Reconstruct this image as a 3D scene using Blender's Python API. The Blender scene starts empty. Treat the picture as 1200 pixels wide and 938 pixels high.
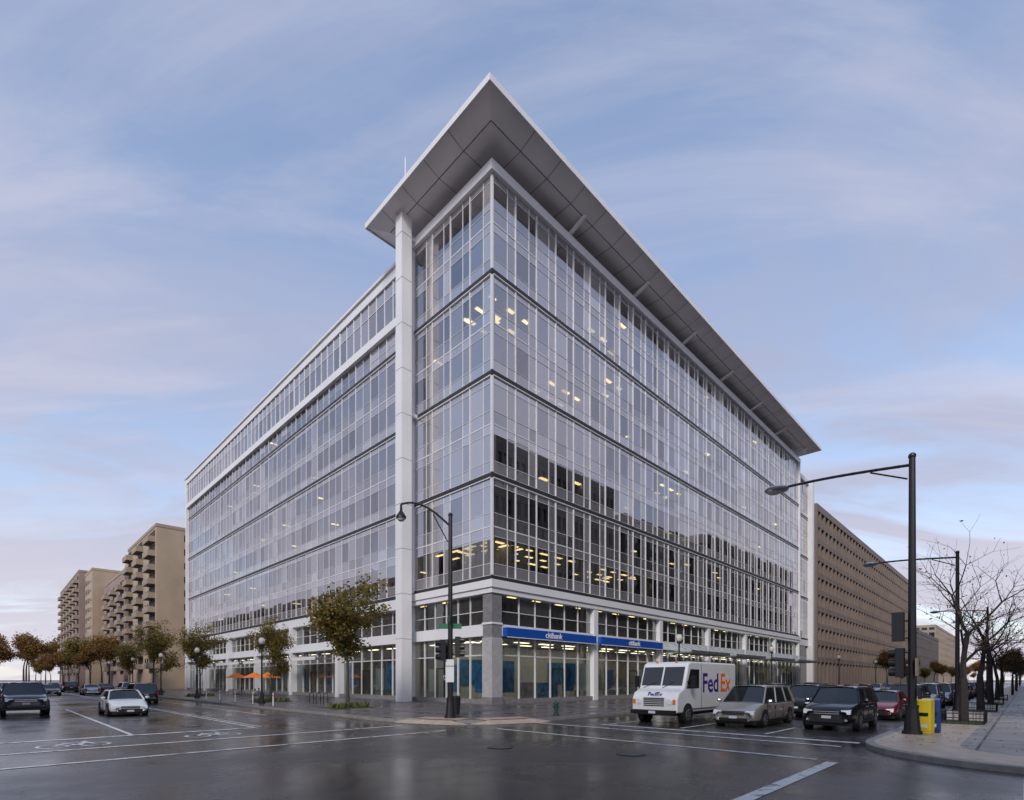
import bpy, math, random
from mathutils import Vector, Matrix
random.seed(7)
R=random.random
def RU(a,b): return a+(b-a)*random.random()
scene=bpy.context.scene
TH=math.atan2(.7097,.7045)
C=Vector((-1.5,39.0,0))
ROT=Matrix.Rotation(TH,4,'Z')
def W(u,v,z=0): return C+(ROT@Vector((u,v,z)))

# ---------------------------------------------------------------- materials
def newmat(name):
    m=bpy.data.materials.new(name); m.use_nodes=True
    nt=m.node_tree; b=nt.nodes['Principled BSDF']; return m,nt,b
def setc(b,col): b.inputs['Base Color'].default_value=(col[0],col[1],col[2],1)
def mat(name,col,rough=.6,metal=0,var=.12,scale=1.5,bump=0,emit=None,es=0,spec=None,coat=0):
    m,nt,b=newmat(name); setc(b,col)
    b.inputs['Roughness'].default_value=rough; b.inputs['Metallic'].default_value=metal
    if spec is not None: b.inputs['Specular IOR Level'].default_value=spec
    if coat: 
        b.inputs['Coat Weight'].default_value=coat; b.inputs['Coat Roughness'].default_value=.05
    if var>0:
        tc=nt.nodes.new('ShaderNodeTexCoord'); n=nt.nodes.new('ShaderNodeTexNoise')
        n.inputs['Scale'].default_value=scale; n.inputs['Detail'].default_value=4
        nt.links.new(tc.outputs['Object'],n.inputs['Vector'])
        mr=nt.nodes.new('ShaderNodeMapRange'); mr.inputs['From Min'].default_value=.3; mr.inputs['From Max'].default_value=.7
        mr.inputs['To Min'].default_value=1-var; mr.inputs['To Max'].default_value=1+var
        nt.links.new(n.outputs['Fac'],mr.inputs['Value'])
        mx=nt.nodes.new('ShaderNodeVectorMath'); mx.operation='SCALE'
        mx.inputs[0].default_value=col[:3]; nt.links.new(mr.outputs['Result'],mx.inputs['Scale'])
        nt.links.new(mx.outputs[0],b.inputs['Base Color'])
        if bump:
            bp=nt.nodes.new('ShaderNodeBump'); bp.inputs['Strength'].default_value=bump; bp.inputs['Distance'].default_value=.02
            n2=nt.nodes.new('ShaderNodeTexNoise'); n2.inputs['Scale'].default_value=scale*20
            nt.links.new(tc.outputs['Object'],n2.inputs['Vector'])
            nt.links.new(n2.outputs['Fac'],bp.inputs['Height']); nt.links.new(bp.outputs[0],b.inputs['Normal'])
    if emit:
        b.inputs['Emission Color'].default_value=(*emit,1); b.inputs['Emission Strength'].default_value=es
    return m
def glassmat(name,base=.34,tr=(.55,.62,.62),gl=(.82,.82,.86),rough=.012,dcol=(.56,.54,.555)):
    m=bpy.data.materials.new(name); m.use_nodes=True; nt=m.node_tree; N=nt.nodes; L=nt.links
    N.remove(N['Principled BSDF']); out=N['Material Output']
    at=N.new('ShaderNodeAttribute'); at.attribute_name='tint'
    sp=N.new('ShaderNodeSeparateColor'); L.new(at.outputs['Color'],sp.inputs[0])
    fr=N.new('ShaderNodeFresnel'); fr.inputs['IOR'].default_value=1.55
    ma=N.new('ShaderNodeMath'); ma.operation='MULTIPLY_ADD'; ma.inputs[1].default_value=.7; ma.inputs[2].default_value=base; ma.use_clamp=True
    L.new(fr.outputs[0],ma.inputs[0])
    ad=N.new('ShaderNodeMath'); ad.operation='MULTIPLY_ADD'; ad.inputs[1].default_value=.16; ad.use_clamp=True
    L.new(sp.outputs[2],ad.inputs[0]); L.new(ma.outputs[0],ad.inputs[2])
    g=N.new('ShaderNodeBsdfGlossy'); g.inputs['Color'].default_value=(*gl,1); g.inputs['Roughness'].default_value=rough
    t=N.new('ShaderNodeBsdfTransparent'); t.inputs['Color'].default_value=(*tr,1)
    d=N.new('ShaderNodeBsdfDiffuse')
    vm=N.new('ShaderNodeVectorMath'); vm.operation='SCALE'; vm.inputs[0].default_value=dcol; L.new(sp.outputs[1],vm.inputs['Scale']); L.new(vm.outputs[0],d.inputs['Color'])
    m1=N.new('ShaderNodeMixShader'); L.new(sp.outputs[0],m1.inputs[0]); L.new(t.outputs[0],m1.inputs[1]); L.new(d.outputs[0],m1.inputs[2])
    m2=N.new('ShaderNodeMixShader'); L.new(ad.outputs[0],m2.inputs[0]); L.new(m1.outputs[0],m2.inputs[1]); L.new(g.outputs[0],m2.inputs[2])
    L.new(m2.outputs[0],out.inputs['Surface'])
    return m

M={}
M['white']=mat('white_metal_panel',(.79,.78,.79),.4,var=.04,scale=.3)
M['mull']=mat('aluminium_mullion',(.68,.67,.68),.35,var=.04)
M['darkline']=mat('dark_reveal',(.025,.025,.028),.5)
M['soffit']=mat('soffit_panel',(.84,.79,.8),.5,var=.05,scale=.5)
M['seam']=mat('soffit_seam',(.12,.12,.12),.7,var=0)
M['stone']=mat('grey_stone',(.22,.21,.21),.5,var=.2,scale=3,bump=.2)
M['stone2']=mat('pale_stone',(.42,.41,.41),.5,var=.12,scale=3)
M['slab']=mat('interior_slab',(.62,.6,.57),.8,var=0)
M['core']=mat('interior_wall',(.33,.31,.29),.8,var=.3,scale=.25)
M['floor']=mat('carpet',(.1,.1,.11),.9,var=0)
M['ceil']=mat('ceiling_light',(.8,.7,.5),.5,var=0,emit=(1,.66,.3),es=3.6)
M['warm']=mat('shop_light',(.8,.7,.5),.5,var=0,emit=(1,.82,.6),es=5)
M['glass']=glassmat('curtain_glass',base=.29,tr=(.52,.62,.6),gl=(.88,.85,.88))
M['shop']=glassmat('shop_glass',base=.16,tr=(.8,.9,.86),gl=(.8,.86,.84))
M['blue']=mat('blue_sign',(.012,.08,.4),.35,var=.05)
M['poster']=mat('blue_poster',(.03,.2,.5),.5,var=.5,scale=2)
M['black']=mat('black_metal',(.015,.015,.017),.4,var=.1)
M['green']=mat('green_enamel',(.01,.16,.08),.4)
M['dgreen']=mat('hydrant_green',(.015,.06,.04),.4)
M['steel']=mat('steel',(.45,.46,.48),.3,metal=.8)
M['greencan']=mat('canopy_glass',(.25,.36,.33),.15,var=.1)
M['brownb']=mat('brown_concrete',(.23,.175,.15),.75,var=.12,scale=.2)
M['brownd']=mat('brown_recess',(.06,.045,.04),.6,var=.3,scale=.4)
M['tan']=mat('tan_concrete',(.36,.29,.225),.8,var=.1,scale=.2)
M['tan2']=mat('buff_brick',(.46,.35,.245),.8,var=.1,scale=.2)
M['pink']=mat('pink_brick',(.34,.25,.22),.8,var=.12,scale=.2)
M['greyb']=mat('grey_precast',(.12,.105,.1),.7,var=.12,scale=.2)
M['dbr']=mat('dark_brown_brick',(.06,.048,.043),.8,var=.12,scale=.2)
M['wing']=mat('window_glass_dark',(.03,.035,.04),.08,var=.5,scale=.3,spec=.8)
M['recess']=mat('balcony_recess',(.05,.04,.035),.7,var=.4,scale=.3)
M['bark']=mat('bark',(.07,.055,.045),.85,var=.3,scale=6)
M['barkd']=mat('dark_bark',(.035,.028,.025),.85,var=.3,scale=6)
M['kerb']=mat('granite_kerb',(.24,.23,.215),.5,var=.2,scale=4,bump=.2)
M['ramp']=mat('concrete_ramp',(.47,.37,.28),.45,var=.18,scale=3)
M['brickramp']=mat('brick_ramp',(.2,.09,.06),.5,var=.2,scale=5)
M['soil']=mat('planting',(.05,.08,.025),.9,var=.5,scale=8)
M['tyre']=mat('tyre',(.015,.015,.015),.75,var=.2)
M['rim']=mat('alloy_rim',(.4,.4,.42),.3,metal=.8,var=.1)
M['cglass']=mat('car_glass',(.015,.018,.02),.04,var=0,spec=.9)
M['lamp']=mat('headlight',(.75,.77,.8),.08,var=.1,spec=1)
M['tail']=mat('tail_light',(.35,.01,.01),.15,var=0)
M['plate']=mat('number_plate',(.6,.62,.66),.5,var=0)
M['chrome']=mat('chrome',(.6,.6,.62),.15,metal=1,var=0)
M['yellow']=mat('yellow_plastic',(.78,.6,.03),.35)
M['bluebox']=mat('blue_plastic',(.015,.05,.2),.35)
M['orange']=mat('orange_canvas',(.8,.2,.03),.8)
M['purple']=mat('purple_vinyl',(.06,.015,.2),.4,var=0)
M['orv']=mat('orange_vinyl',(.85,.16,.01),.4,var=0)
M['pwhite']=mat('white_lettering',(.8,.8,.8),.4,var=0)
M['signw']=mat('sign_white',(.7,.7,.7),.4,var=.05)
M['frost']=mat('frosted_globe',(.6,.59,.56),.25,var=.05)
M['lens']=mat('dark_lens',(.02,.02,.02),.2,var=0)
def paint(n,c,metal=.3): return mat(n,c,.25,metal=metal,var=.03,coat=.7)
P={'white':paint('white_paint',(.76,.76,.76),0),'silver':paint('champagne_paint',(.42,.39,.35),.5),'black':paint('black_paint',(.012,.012,.015)),
'red':paint('dark_red_paint',(.2,.015,.02)),'grey':paint('grey_paint',(.06,.065,.07)),'dblue':paint('navy_paint',(.02,.03,.07)),'lsil':paint('silver_paint',(.5,.5,.52),.5)}

def leafmat(name,c1,c2):
    m,nt,b=newmat(name); N=nt.nodes; L=nt.links
    g=N.new('ShaderNodeNewGeometry'); cr=N.new('ShaderNodeValToRGB')
    cr.color_ramp.elements[0].color=(*c1,1); cr.color_ramp.elements[1].color=(*c2,1)
    L.new(g.outputs['Random Per Island'],cr.inputs[0]); L.new(cr.outputs[0],b.inputs['Base Color']); b.inputs['Roughness'].default_value=.6
    t=N.new('ShaderNodeBsdfTranslucent'); L.new(cr.outputs[0],t.inputs['Color'])
    mx=N.new('ShaderNodeMixShader'); mx.inputs[0].default_value=.4
    L.new(b.outputs[0],mx.inputs[1]); L.new(t.outputs[0],mx.inputs[2]); L.new(mx.outputs[0],N['Material Output'].inputs[0])
    return m
M['leafY']=leafmat('autumn_leaf_olive',(.12,.11,.025),(.42,.27,.055))
M['leafG']=leafmat('green_leaf',(.05,.075,.02),(.17,.17,.045))
M['leafR']=leafmat('rust_leaf',(.12,.055,.022),(.34,.15,.05))

def asphalt(name='wet_asphalt',k=1.0,r0=.1,r1=.38):
    m,nt,b=newmat(name); N=nt.nodes; L=nt.links
    tc=N.new('ShaderNodeTexCoord')
    n1=N.new('ShaderNodeTexNoise'); n1.inputs['Scale'].default_value=.16; n1.inputs['Detail'].default_value=8; n1.inputs['Roughness'].default_value=.62
    L.new(tc.outputs['Object'],n1.inputs['Vector'])
    n2=N.new('ShaderNodeTexNoise'); n2.inputs['Scale'].default_value=30; n2.inputs['Detail'].default_value=4; L.new(tc.outputs['Object'],n2.inputs['Vector'])
    n3=N.new('ShaderNodeTexNoise'); n3.inputs['Scale'].default_value=1.4; n3.inputs['Detail'].default_value=6; L.new(tc.outputs['Object'],n3.inputs['Vector'])
    cr=N.new('ShaderNodeValToRGB'); cr.color_ramp.elements[0].color=(.025*k,.021*k,.021*k,1); cr.color_ramp.elements[1].color=(.072*k,.062*k,.06*k,1)
    cr.color_ramp.elements[0].position=.35; cr.color_ramp.elements[1].position=.68
    mixv=N.new('ShaderNodeMath'); mixv.operation='MULTIPLY_ADD'; mixv.inputs[1].default_value=.35
    h=N.new('ShaderNodeMath'); h.operation='MULTIPLY'; h.inputs[1].default_value=.65; L.new(n1.outputs['Fac'],h.inputs[0])
    L.new(n3.outputs['Fac'],mixv.inputs[0]); L.new(h.outputs[0],mixv.inputs[2]); L.new(mixv.outputs[0],cr.inputs[0])
    vo=N.new('ShaderNodeTexVoronoi'); vo.feature='DISTANCE_TO_EDGE'; vo.inputs['Scale'].default_value=.22
    ds=N.new('ShaderNodeVectorMath'); ds.operation='MULTIPLY_ADD'; ds.inputs[1].default_value=(1.2,1.2,1.2)
    L.new(n3.outputs['Color'],ds.inputs[0]); L.new(tc.outputs['Object'],ds.inputs[2]); L.new(ds.outputs[0],vo.inputs['Vector'])
    lt=N.new('ShaderNodeMath'); lt.operation='LESS_THAN'; lt.inputs[1].default_value=.007; L.new(vo.outputs['Distance'],lt.inputs[0])
    mc=N.new('ShaderNodeMixRGB'); mc.inputs[2].default_value=(.012,.012,.012,1); L.new(lt.outputs[0],mc.inputs[0]); L.new(cr.outputs[0],mc.inputs[1])
    L.new(mc.outputs[0],b.inputs['Base Color'])
    rr=N.new('ShaderNodeMapRange'); rr.inputs['From Min'].default_value=.38; rr.inputs['From Max'].default_value=.62; rr.inputs['To Min'].default_value=r0; rr.inputs['To Max'].default_value=r1
    L.new(n1.outputs['Fac'],rr.inputs['Value']); L.new(rr.outputs[0],b.inputs['Roughness'])
    bp=N.new('ShaderNodeBump'); bp.inputs['Strength'].default_value=.22; bp.inputs['Distance'].default_value=.01
    L.new(n2.outputs['Fac'],bp.inputs['Height']); L.new(bp.outputs[0],b.inputs['Normal'])
    return m
M['asph']=asphalt(); M['patch']=asphalt('asphalt_patch',.7,.14,.42)
def paving(name,c1,c2,mort,w,h,r0=.18,r1=.5,off=.0,ms=.012):
    m,nt,b=newmat(name); N=nt.nodes; L=nt.links
    tc=N.new('ShaderNodeTexCoord'); br=N.new('ShaderNodeTexBrick'); br.offset=off
    br.inputs['Scale'].default_value=1; br.inputs['Brick Width'].default_value=w; br.inputs['Row Height'].default_value=h
    br.inputs['Mortar Size'].default_value=ms; br.inputs['Color1'].default_value=(*c1,1); br.inputs['Color2'].default_value=(*c2,1); br.inputs['Mortar'].default_value=(*mort,1)
    L.new(tc.outputs['Object'],br.inputs['Vector'])
    n=N.new('ShaderNodeTexNoise'); n.inputs['Scale'].default_value=.5; n.inputs['Detail'].default_value=7; L.new(tc.outputs['Object'],n.inputs['Vector'])
    mr=N.new('ShaderNodeMapRange'); mr.inputs['From Min'].default_value=.3; mr.inputs['From Max'].default_value=.7; mr.inputs['To Min'].default_value=.65; mr.inputs['To Max'].default_value=1.3
    L.new(n.outputs['Fac'],mr.inputs[0])
    vm=N.new('ShaderNodeVectorMath'); vm.operation='SCALE'; L.new(br.outputs['Color'],vm.inputs[0]); L.new(mr.outputs[0],vm.inputs['Scale']); L.new(vm.outputs[0],b.inputs['Base Color'])
    rr=N.new('ShaderNodeMapRange'); rr.inputs['From Min'].default_value=.35; rr.inputs['From Max'].default_value=.65; rr.inputs['To Min'].default_value=r0; rr.inputs['To Max'].default_value=r1
    L.new(n.outputs['Fac'],rr.inputs[0]); L.new(rr.outputs[0],b.inputs['Roughness'])
    return m
M['paveA']=paving('dark_pavers',(.08,.067,.071),(.11,.093,.097),(.03,.03,.03),.6,.6)
M['paveB']=paving('slab_paving',(.24,.22,.21),(.34,.31,.29),(.04,.035,.03),1.2,1.2,.3,.6,0,.035)
def markmat():
    m,nt,b=newmat('worn_road_paint'); N=nt.nodes; L=nt.links
    tc=N.new('ShaderNodeTexCoord'); n=N.new('ShaderNodeTexNoise'); n.inputs['Scale'].default_value=2.5; n.inputs['Detail'].default_value=10; n.inputs['Roughness'].default_value=.7
    L.new(tc.outputs['Object'],n.inputs['Vector']); cr=N.new('ShaderNodeValToRGB')
    cr.color_ramp.elements[0].position=.36; cr.color_ramp.elements[0].color=(.1,.1,.1,1); cr.color_ramp.elements[1].position=.5; cr.color_ramp.elements[1].color=(.72,.71,.69,1)
    L.new(n.outputs['Fac'],cr.inputs[0]); L.new(cr.outputs[0],b.inputs['Base Color']); b.inputs['Roughness'].default_value=.4
    return m
M['mark']=markmat()

# ---------------------------------------------------------------- mesh builder
class MB:
    def __init__(s): s.v=[];s.f=[];s.m=[];s.mats=[];s.t=[]
    def mi(s,m):
        if m not in s.mats: s.mats.append(m)
        return s.mats.index(m)
    def face(s,pts,m,tint=None):
        b=len(s.v); s.v+= [tuple(p) for p in pts]; s.f.append(tuple(range(b,b+len(pts)))); s.m.append(s.mi(m)); s.t.append(tint or (0,0,0))
    def box(s,x0,x1,y0,y1,z0,z1,m):
        if x0>x1:x0,x1=x1,x0
        if y0>y1:y0,y1=y1,y0
        if z0>z1:z0,z1=z1,z0
        b=len(s.v); s.v+=[(x0,y0,z0),(x1,y0,z0),(x1,y1,z0),(x0,y1,z0),(x0,y0,z1),(x1,y0,z1),(x1,y1,z1),(x0,y1,z1)]
        k=s.mi(m)
        for f in ((0,3,2,1),(4,5,6,7),(0,1,5,4),(1,2,6,5),(2,3,7,6),(3,0,4,7)):
            s.f.append(tuple(b+i for i in f)); s.m.append(k); s.t.append((0,0,0))
    def cyl(s,p0,p1,r0,r1,seg,m,caps=True):
        p0=Vector(p0);p1=Vector(p1); d=p1-p0
        if d.length<1e-6: return
        q=d.to_track_quat('Z','Y'); b=len(s.v)
        for p,r in ((p0,r0),(p1,r1)):
            for i in range(seg):
                a=2*math.pi*i/seg; s.v.append(tuple(p+q@Vector((r*math.cos(a),r*math.sin(a),0))))
        k=s.mi(m)
        for i in range(seg):
            j=(i+1)%seg; s.f.append((b+i,b+j,b+seg+j,b+seg+i)); s.m.append(k); s.t.append((0,0,0))
        if caps:
            s.f.append(tuple(b+i for i in reversed(range(seg)))); s.m.append(k); s.t.append((0,0,0))
            s.f.append(tuple(b+seg+i for i in range(seg))); s.m.append(k); s.t.append((0,0,0))
    def sphere(s,c,r,m,nu=12,nv=8,sz=1):
        b=len(s.v);k=s.mi(m)
        for j in range(nv+1):
            ph=math.pi*j/nv
            for i in range(nu):
                a=2*math.pi*i/nu; s.v.append((c[0]+r*math.sin(ph)*math.cos(a),c[1]+r*math.sin(ph)*math.sin(a),c[2]+r*sz*math.cos(ph)))
        for j in range(nv):
            for i in range(nu):
                i2=(i+1)%nu; s.f.append((b+j*nu+i,b+(j+1)*nu+i,b+(j+1)*nu+i2,b+j*nu+i2)); s.m.append(k); s.t.append((0,0,0))
    def prism(s,poly,z0,z1,m,mtop=None):
        n=len(poly)
        s.face([(p[0],p[1],z1) for p in poly],mtop or m)
        for i in range(n):
            a=poly[i];c=poly[(i+1)%n]; s.face([(a[0],a[1],z0),(c[0],c[1],z0),(c[0],c[1],z1),(a[0],a[1],z1)],m)
    def xprism(s,prof,y0,y1,m):
        n=len(prof)
        s.face([(p[0],y0,p[1]) for p in prof],m); s.face([(p[0],y1,p[1]) for p in reversed(prof)],m)
        for i in range(n):
            a=prof[i];c=prof[(i+1)%n]; s.face([(a[0],y0,a[1]),(a[0],y1,a[1]),(c[0],y1,c[1]),(c[0],y0,c[1])],m)
    def mesh(s,name,smooth=False,tint=False):
        me=bpy.data.meshes.new(name); me.from_pydata(s.v,[],s.f)
        for m in s.mats: me.materials.append(m)
        me.polygons.foreach_set('material_index',s.m)
        if smooth: me.polygons.foreach_set('use_smooth',[True]*len(s.f))
        if tint:
            ca=me.color_attributes.new('tint','FLOAT_COLOR','CORNER')
            for pi,p in enumerate(me.polygons):
                for l in p.loop_indices: ca.data[l].color=(*s.t[pi],1)
        me.update(); return me
    def obj(s,name,parent=None,smooth=False,tint=False,weld=False,bevel=0,subsurf=0):
        o=bpy.data.objects.new(name,s.mesh(name,smooth,tint)); scene.collection.objects.link(o)
        if parent: o.parent=parent
        if weld or bevel or subsurf:
            w=o.modifiers.new('w','WELD'); w.merge_threshold=.0005
        if bevel:
            b=o.modifiers.new('b','BEVEL'); b.width=bevel; b.segments=3; b.limit_method='ANGLE'
        if subsurf:
            b=o.modifiers.new('s','SUBSURF'); b.levels=subsurf; b.render_levels=subsurf
        return o
def empty(name,u,v,z=0,rot=0):
    e=bpy.data.objects.new(name,None); scene.collection.objects.link(e); e.empty_display_size=.5
    e.location=W(u,v,z); e.rotation_euler=(0,0,TH+rot); return e
def place(o,u,v,z=0,rot=0):
    o.location=W(u,v,z); o.rotation_euler=(0,0,TH+rot)
def text(name,body,size,m,parent,mtx,ext=.01,off=0,align='CENTER'):
    cu=bpy.data.curves.new(name,'FONT'); cu.body=body; cu.size=size; cu.extrude=ext; cu.align_x=align; cu.offset=off
    cu.materials.append(m); o=bpy.data.objects.new(name,cu); scene.collection.objects.link(o); o.parent=parent; o.matrix_local=mtx; return o
def basis(x,y,n,loc):
    m=Matrix((x,y,n)).transposed().to_4x4(); m.translation=Vector(loc); return m

# ---------------------------------------------------------------- ground
g=MB(); g.face([(-2500,-2500,-.006),(2500,-2500,-.006),(2500,2500,-.006),(-2500,2500,-.006)],mat('ground_soil',(.07,.07,.05),.9,var=.3,scale=.02)); g.obj('ground')
KU,KV,FV,FU=-13.3,-12.0,-25.0,-29.5
r=MB()
r.face([(-900,FV-1,0),(900,FV-1,0),(900,KV+1,0),(-900,KV+1,0)],M['asph'])
r.face([(FU-1,KV+1,0),(KU+1,KV+1,0),(KU+1,900,0),(FU-1,900,0)],M['asph'])
r.face([(FU-1,-900,0),(KU+3,-900,0),(KU+3,FV-1,0),(FU-1,FV-1,0)],M['asph'])
r.face([(KU+1,KV+1,0),(KU+7,KV+1,0),(KU+7,KV+7,0),(KU+1,KV+7,0)],M['asph'])
r.face([(KU+3,FV-6,0),(KU+8,FV-6,0),(KU+8,FV-1,0),(KU+3,FV-1,0)],M['asph'])
for (a0,b0,a1,b1) in ((-17.5,-11,-16,-5),(-10,-23,-9,-14.5),(-16.9,6,-16.1,40),(4,-18,30,-17.2)):
    r.face([(a0,b0,.004),(a1,b0,.004),(a1,b1,.004),(a0,b1,.004)],M['patch'])
o=r.obj('road'); place(o,0,0,.0)
def rounded(cu,cv,su,sv,rad,far=900,n=12):
    pts=[]
    for i in range(n+1):
        a=math.pi/2*i/n
        pts.append((cu+su*(rad-rad*math.cos(a)),cv+sv*(rad-rad*math.sin(a))))
    pts.append((cu+su*far,cv)); pts.append((cu+su*far,cv+sv*far)); pts.append((cu,cv+sv*far))
    return pts
def pavement(cu,cv,su,sv,rad,m,apron=0):
    b=MB(); b.prism(rounded(cu,cv,su,sv,rad),-.003,.14,M['kerb'])
    k=.22
    b.prism(rounded(cu+su*k,cv+sv*k,su,sv,rad-k,far=899),.1,.146,M['ramp'] if apron else m)
    if apron: 
        k=apron; b.prism(rounded(cu+su*k,cv+sv*k,su,sv,max(.6,rad-k),far=898),.1,.151,m)
    o=b.obj('pavement'); place(o,0,0); return o
pavement(KU,KV,1,1,6.5,M['paveA'])
pavement(-11.2,FV,1,-1,4.0,M['paveB'],2.2)
pavement(FU,KV,-1,1,5,M['paveB'])
pavement(FU,FV,-1,-1,5,M['paveB'])
def ramps(lst):
    rp=MB()
    for (cx,cy,ang,w) in lst:
        z=.152; ca,sa=math.cos(ang),math.sin(ang)
        def T(a,b,zz): return (cx+ca*a-sa*b,cy+sa*a+ca*b,zz)
        rp.face([T(-w/2,0,z),T(w/2,0,z),T(w/2,1.6,z),T(-w/2,1.6,z)],M['ramp'])
        rp.face([T(-w/2-.1,-.6,.012),T(w/2+.1,-.6,.012),T(w/2,0,z),T(-w/2,0,z)],M['ramp'])
        for sgn in (-1,1):
            t=[T(sgn*(w/2+.1),-.6,.012),T(sgn*w/2,0,z),T(sgn*(w/2+.9),.02,.012)]
            rp.face(t if sgn<0 else t[::-1],M['ramp'])
        rp.face([T(-w/2+.25,.1,z+.004),T(w/2-.25,.1,z+.004),T(w/2-.25,.6,z+.004),T(-w/2+.25,.6,z+.004)],M['brickramp'])
    o=rp.obj('kerb_ramps'); place(o,0,0)
ramps([(-12.35,-8.9,math.radians(-71),2.5),(-9.5,-11.55,math.radians(-19),2.5)])
mk=MB()
def line(u0,v0,u1,v1,w=.15,z=.009):
    a=Vector((u0,v0));b=Vector((u1,v1));d=(b-a).normalized();n=Vector((-d.y,d.x))*w/2
    mk.face([(*(a-n),z),(*(b-n),z),(*(b+n),z),(*(a+n),z)],M['mark'])
line(-12,-13.2,-12,-24.8,.2); line(-8.7,-12.3,-8.7,-24.6,.2); line(-7.3,-15.0,-7.3,-24.8,.3)
line(-14,-12.3,-29.3,-12.3,.2); line(-13.9,-9.2,-29.3,-9.2,.2)
line(-18.8,-5.7,-29.3,-5.7,.3); line(-12.2,-25.2,-29.3,-25.2,.26); line(-12,-28.6,-29.3,-28.6,.2)
line(-32,-13.2,-32,-24.8,.18); line(-35.3,-13.2,-35.3,-24.8,.18)
line(-23,-5.55,-23,18,.14); line(-18.8,-5.55,-18.8,140,.13); line(-18.5,-5.55,-18.5,140,.1); line(-26.9,-5.55,-26.9,140,.12)
line(-15.6,2,-15.6,140,.12)
for k in range(12): line(-23,22+k*9,-23,25+k*9,.12)
for k in range(22):
    for vv in (-18.4,-21.7): line(-6.5+k*9,vv,-3+k*9,vv,.12)
line(-7,-15.2,8,-15.2,.1)
def bike(cu,cv):
    def ring(x,y,r):
        for i in range(14):
            a=2*math.pi*i/14;b=2*math.pi*(i+1)/14
            line(cu+x+r*math.cos(a),cv+y+1.4*r*math.sin(a),cu+x+r*math.cos(b),cv+y+1.4*r*math.sin(b),.1)
    ring(-.5,0,.36); ring(.5,0,.36)
    for i,a in enumerate(((-.5,0,-.15,.75),(-.15,.75,.35,.75),(.35,.75,.5,0),(-.5,0,.05,0),(.05,0,.35,.75),(.05,0,-.2,.9),(.35,.75,.3,1.1))): line(cu+a[0],cv+a[1],cu+a[2],cv+a[3],.1,.011+i*.001)
bike(-24.8,-7.9); bike(-20.9,-7.6)
o=mk.obj('road_markings'); place(o,0,0)
for (a,b_) in ((-16,-17.5),(-20.5,-3),(-14.5,-21)):
    h=MB(); h.cyl((0,0,.0),(0,0,.016),.38,.38,24,M['black'])
    for i in range(5): h.box(-.25,.25,-.2+i*.1-.012,-.2+i*.1+.012,.016,.02,M['kerb'])
    o=h.obj('manhole_cover'); place(o,a,b_)
fl=MB()
for k in range(2600):
    q=R()
    if q<.45: u,v,z=KU-abs(random.gauss(0,.5)),RU(-5,60),.016
    elif q<.6: u,v,z=RU(KU+.3,-6),RU(-4,40),.152
    elif q<.75: u,v,z=RU(-6,70),KV-abs(random.gauss(0,.35)),.016
    else: u,v,z=RU(-8,40),RU(-30,-25.2),.157
    s=RU(.025,.06); a=RU(0,6.28); fl.face([(u-s*math.cos(a),v-s*math.sin(a),z),(u+s*.5*math.sin(a),v-s*.5*math.cos(a),z+.01),(u+s*math.cos(a),v+s*math.sin(a),z),(u-s*.5*math.sin(a),v+s*.5*math.cos(a),z+.015)],M['leafY'] if R()<.6 else M['leafR'])
o=fl.obj('fallen_leaves'); place(o,0,0)

# ---------------------------------------------------------------- main building
B=empty('office_building',0,0)
def mpR(s,d,z): return (s,-d,z)
def mpL(s,d,z): return (-d,s,z)
def bx(mb,mp,s0,s1,d0,d1,z0,z1,m):
    a=mp(s0,d0,z0);b=mp(s1,d1,z1); mb.box(a[0],b[0],a[1],b[1],a[2],b[2],m)
def gq(G,mp,s0,s1,d,z0,z1,m,tint,tilt=.004):
    o=[RU(-tilt,tilt) for _ in range(3)]
    p=[mp(s0,d+o[0],z0),mp(s1,d+o[1],z0),mp(s1,d+o[1]+o[2],z1),mp(s0,d+o[0]+o[2],z1)]
    if mp is mpL: p.reverse()
    G.face(p,m,tint)
BANDS=[9.7,17.45,25.15,32.75,40.3]
ROWS=[(0.2,1.1,'s'),(1.1,3.15,'v'),(3.15,3.87,'s'),(3.87,4.9,'s2'),(4.9,6.95,'v'),(6.95,7.45,'s')]
def cols(s0,s1,pat):
    x=[s0];i=0
    while x[-1]+pat[i%len(pat)]<s1-.4: x.append(x[-1]+pat[i%len(pat)]); i+=1
    x.append(s1); return x
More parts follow.
